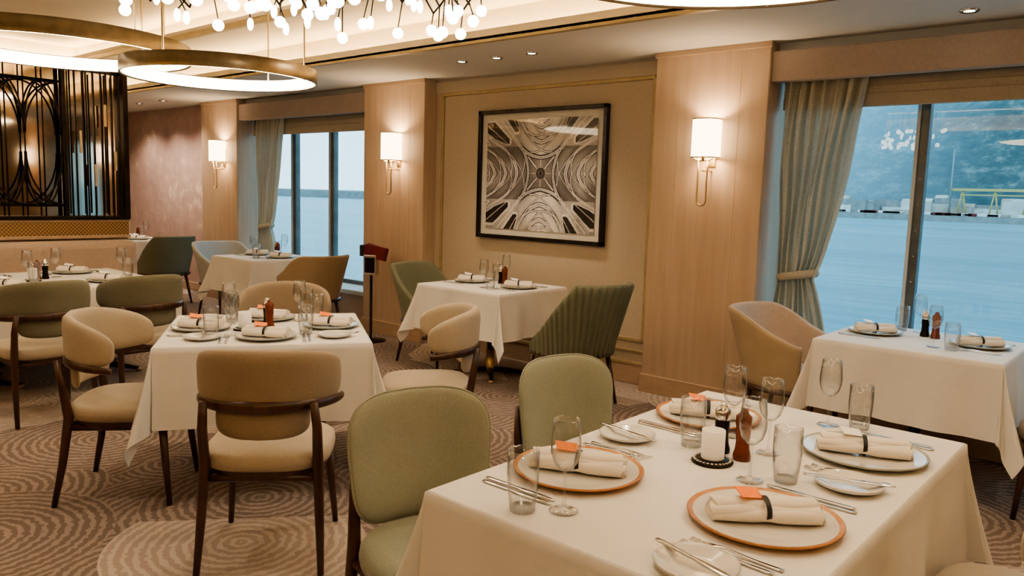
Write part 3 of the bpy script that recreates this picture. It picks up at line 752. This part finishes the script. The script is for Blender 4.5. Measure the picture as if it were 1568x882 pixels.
for k in range(9):
    y=L/2-.50+.053*k; b.box((.03*((k%3)-1),y,(zt0+zt1)/2),(.018,.012,(zt1-zt0)*(1 if k%2 else .93)),'darkmetal',.002)
for (yy,z0_,z1_) in [(L/2-.42,1.75,1.95),(L/2-.30,1.45,1.65),(L/2-.20,2.0,2.2),(L/2-.12,1.6,1.78)]: b.box((.035,yy,(z0_+z1_)/2),(.02,.02,z1_-z0_),'gold',.003)
put('metal_lattice',b,parent=e)
# ------------------------------------------------------------------ menu stand
b=B(); b.lathe([(0,0),(.15,0),(.15,.008),(.03,.014),(.014,.03),(.014,.68),(0,.68)],'darkmetal',28)
b.box((0,0,.76),(.13,.09,.20),'silver',.006); b.box((0,-.048,.76),(.10,.004,.15),'darkmetal',.002)
T=Matrix.Translation((.05,.0,.885))@Matrix.Rotation(nd(8),4,'Y')
for k in range(4): b.box((0,-.035+.02*k,.0),(.22,.012,.13),'redleather',.003,T@Matrix.Rotation(nd(2*k),4,'Y'))
T=Matrix.Translation((-.08,0,.90)); b.box((0,0,0),(.06,.08,.11),'black',.008,T)
put('menu_stand',b,(-6.10,4.88,0),nd(30))
# ------------------------------------------------------------------ exterior
b=B(); b.add([(-3000,8,-6),(3000,8,-6),(3000,5000,-6),(-3000,5000,-6)],[(0,1,2,3)],'sea',smooth=False); put('sea',b)
def hillfn(u,v):
    x=-700+1000*u; y=470+600*v
    env=math.sin(min(1,v*1.6)*pi/2)
    hh=(140+40*noise.noise(Vector((x*.004,y*.004,1)))+16*noise.noise(Vector((x*.02,y*.02,4)))+40*math.exp(-((x-0)/170)**2))*env
    hh*= .0+1.0*min(1,max(0,(x+460)/180))
    return (x,y,-7+hh+5*noise.noise(Vector((x*.05,y*.05,2)))*env)
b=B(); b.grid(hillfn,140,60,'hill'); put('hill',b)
b=B(); b.box((-140,452,-4.6),(560,30,3.0),'quay'); put('harbour_quay',b)
b=B(); r=random.Random(5)
def house(x,y,z,wd,h,mat):
    b.box((x,y,z+h/2),(wd,6,h),mat)
    if r.random()<.5: b.add([(x-wd/2,y-3,z+h),(x+wd/2,y-3,z+h),(x+wd/2,y+3,z+h),(x-wd/2,y+3,z+h),(x-wd/2,y,z+h+1.6),(x+wd/2,y,z+h+1.6)],[(0,1,5,4),(3,4,5,2),(0,4,3),(1,2,5)],'build',smooth=False)
for k in range(170):
    x=r.uniform(-330,110); house(x,r.uniform(446,464),-3.1,r.uniform(4,14),r.uniform(2,6) if r.random()<.8 else r.uniform(6,9),r.choice(['build','quay','bwhite','quay','build']))
for k in range(120):
    x=r.uniform(-170,60); b.box((x,438.5,-2.3),(3.8,1.8,1.5),r.choice(['bwhite','bwhite','build','redleather']),.3)
put('harbour_buildings',b)
b=B()
for x in (-14,0,14): 
    b.tube([(x-2,0,0),(x,0,13)],.4,'crane',6); b.tube([(x+2,0,0),(x,0,13)],.4,'crane',6)
b.box((0,0,13),(38,2,1.3),'crane'); b.box((0,0,10.5),(30,1,.6),'crane'); put('gantry_crane',b,(-76,442,-3))
b=B()
for x in (-95,-60,-45,-35): b.tube([(x,440,-3),(x,440,30)],[.5,.3],'quay',6)
put('lamp_mast',b)
b=B(); b.box((0,0,0),(170,6,7),'quay',1); put('breakwater',b,(-520,370,-3.5),nd(15))
# ------------------------------------------------------------------ world
w=bpy.data.worlds.new('World'); S.world=w; w.use_nodes=True; nt=w.node_tree; nt.nodes.clear()
o=nt.nodes.new('ShaderNodeOutputWorld'); bg=nt.nodes.new('ShaderNodeBackground'); tc=nt.nodes.new('ShaderNodeTexCoord'); sp=nt.nodes.new('ShaderNodeSeparateXYZ'); rp=nt.nodes.new('ShaderNodeValToRGB')
nt.links.new(tc.outputs['Generated'],sp.inputs[0]); nt.links.new(sp.outputs[2],rp.inputs[0]); nt.links.new(rp.outputs[0],bg.inputs[0]); nt.links.new(bg.outputs[0],o.inputs[0])
rp.color_ramp.elements[0].position=0; rp.color_ramp.elements[0].color=(.62,.82,.92,1); rp.color_ramp.elements[1].position=.5; rp.color_ramp.elements[1].color=(.44,.70,.88,1)
bg.inputs[1].default_value=2.6
# ------------------------------------------------------------------ camera
cd=bpy.data.cameras.new('camera'); cam=bpy.data.objects.new('camera',cd); COL.objects.link(cam); S.camera=cam
p_,y_,r_=.1202,2.2874,.0300
F=Vector((math.cos(y_)*math.cos(p_),math.sin(y_)*math.cos(p_),-math.sin(p_))); R=Vector((math.sin(y_),-math.cos(y_),0)); U=R.cross(F)
R2=R*math.cos(r_)+U*math.sin(r_); U2=-R*math.sin(r_)+U*math.cos(r_)
mt=Matrix(((R2.x,U2.x,-F.x,0),(R2.y,U2.y,-F.y,0),(R2.z,U2.z,-F.z,1.5),(0,0,0,1)))
cam.matrix_world=mt; cd.lens=36*1198.1/1568; cd.sensor_width=36; cd.clip_start=.05; cd.clip_end=8000
S.view_settings.view_transform='AgX'
try: S.view_settings.look='AgX - Medium High Contrast'
except Exception: pass
S.view_settings.exposure=.15
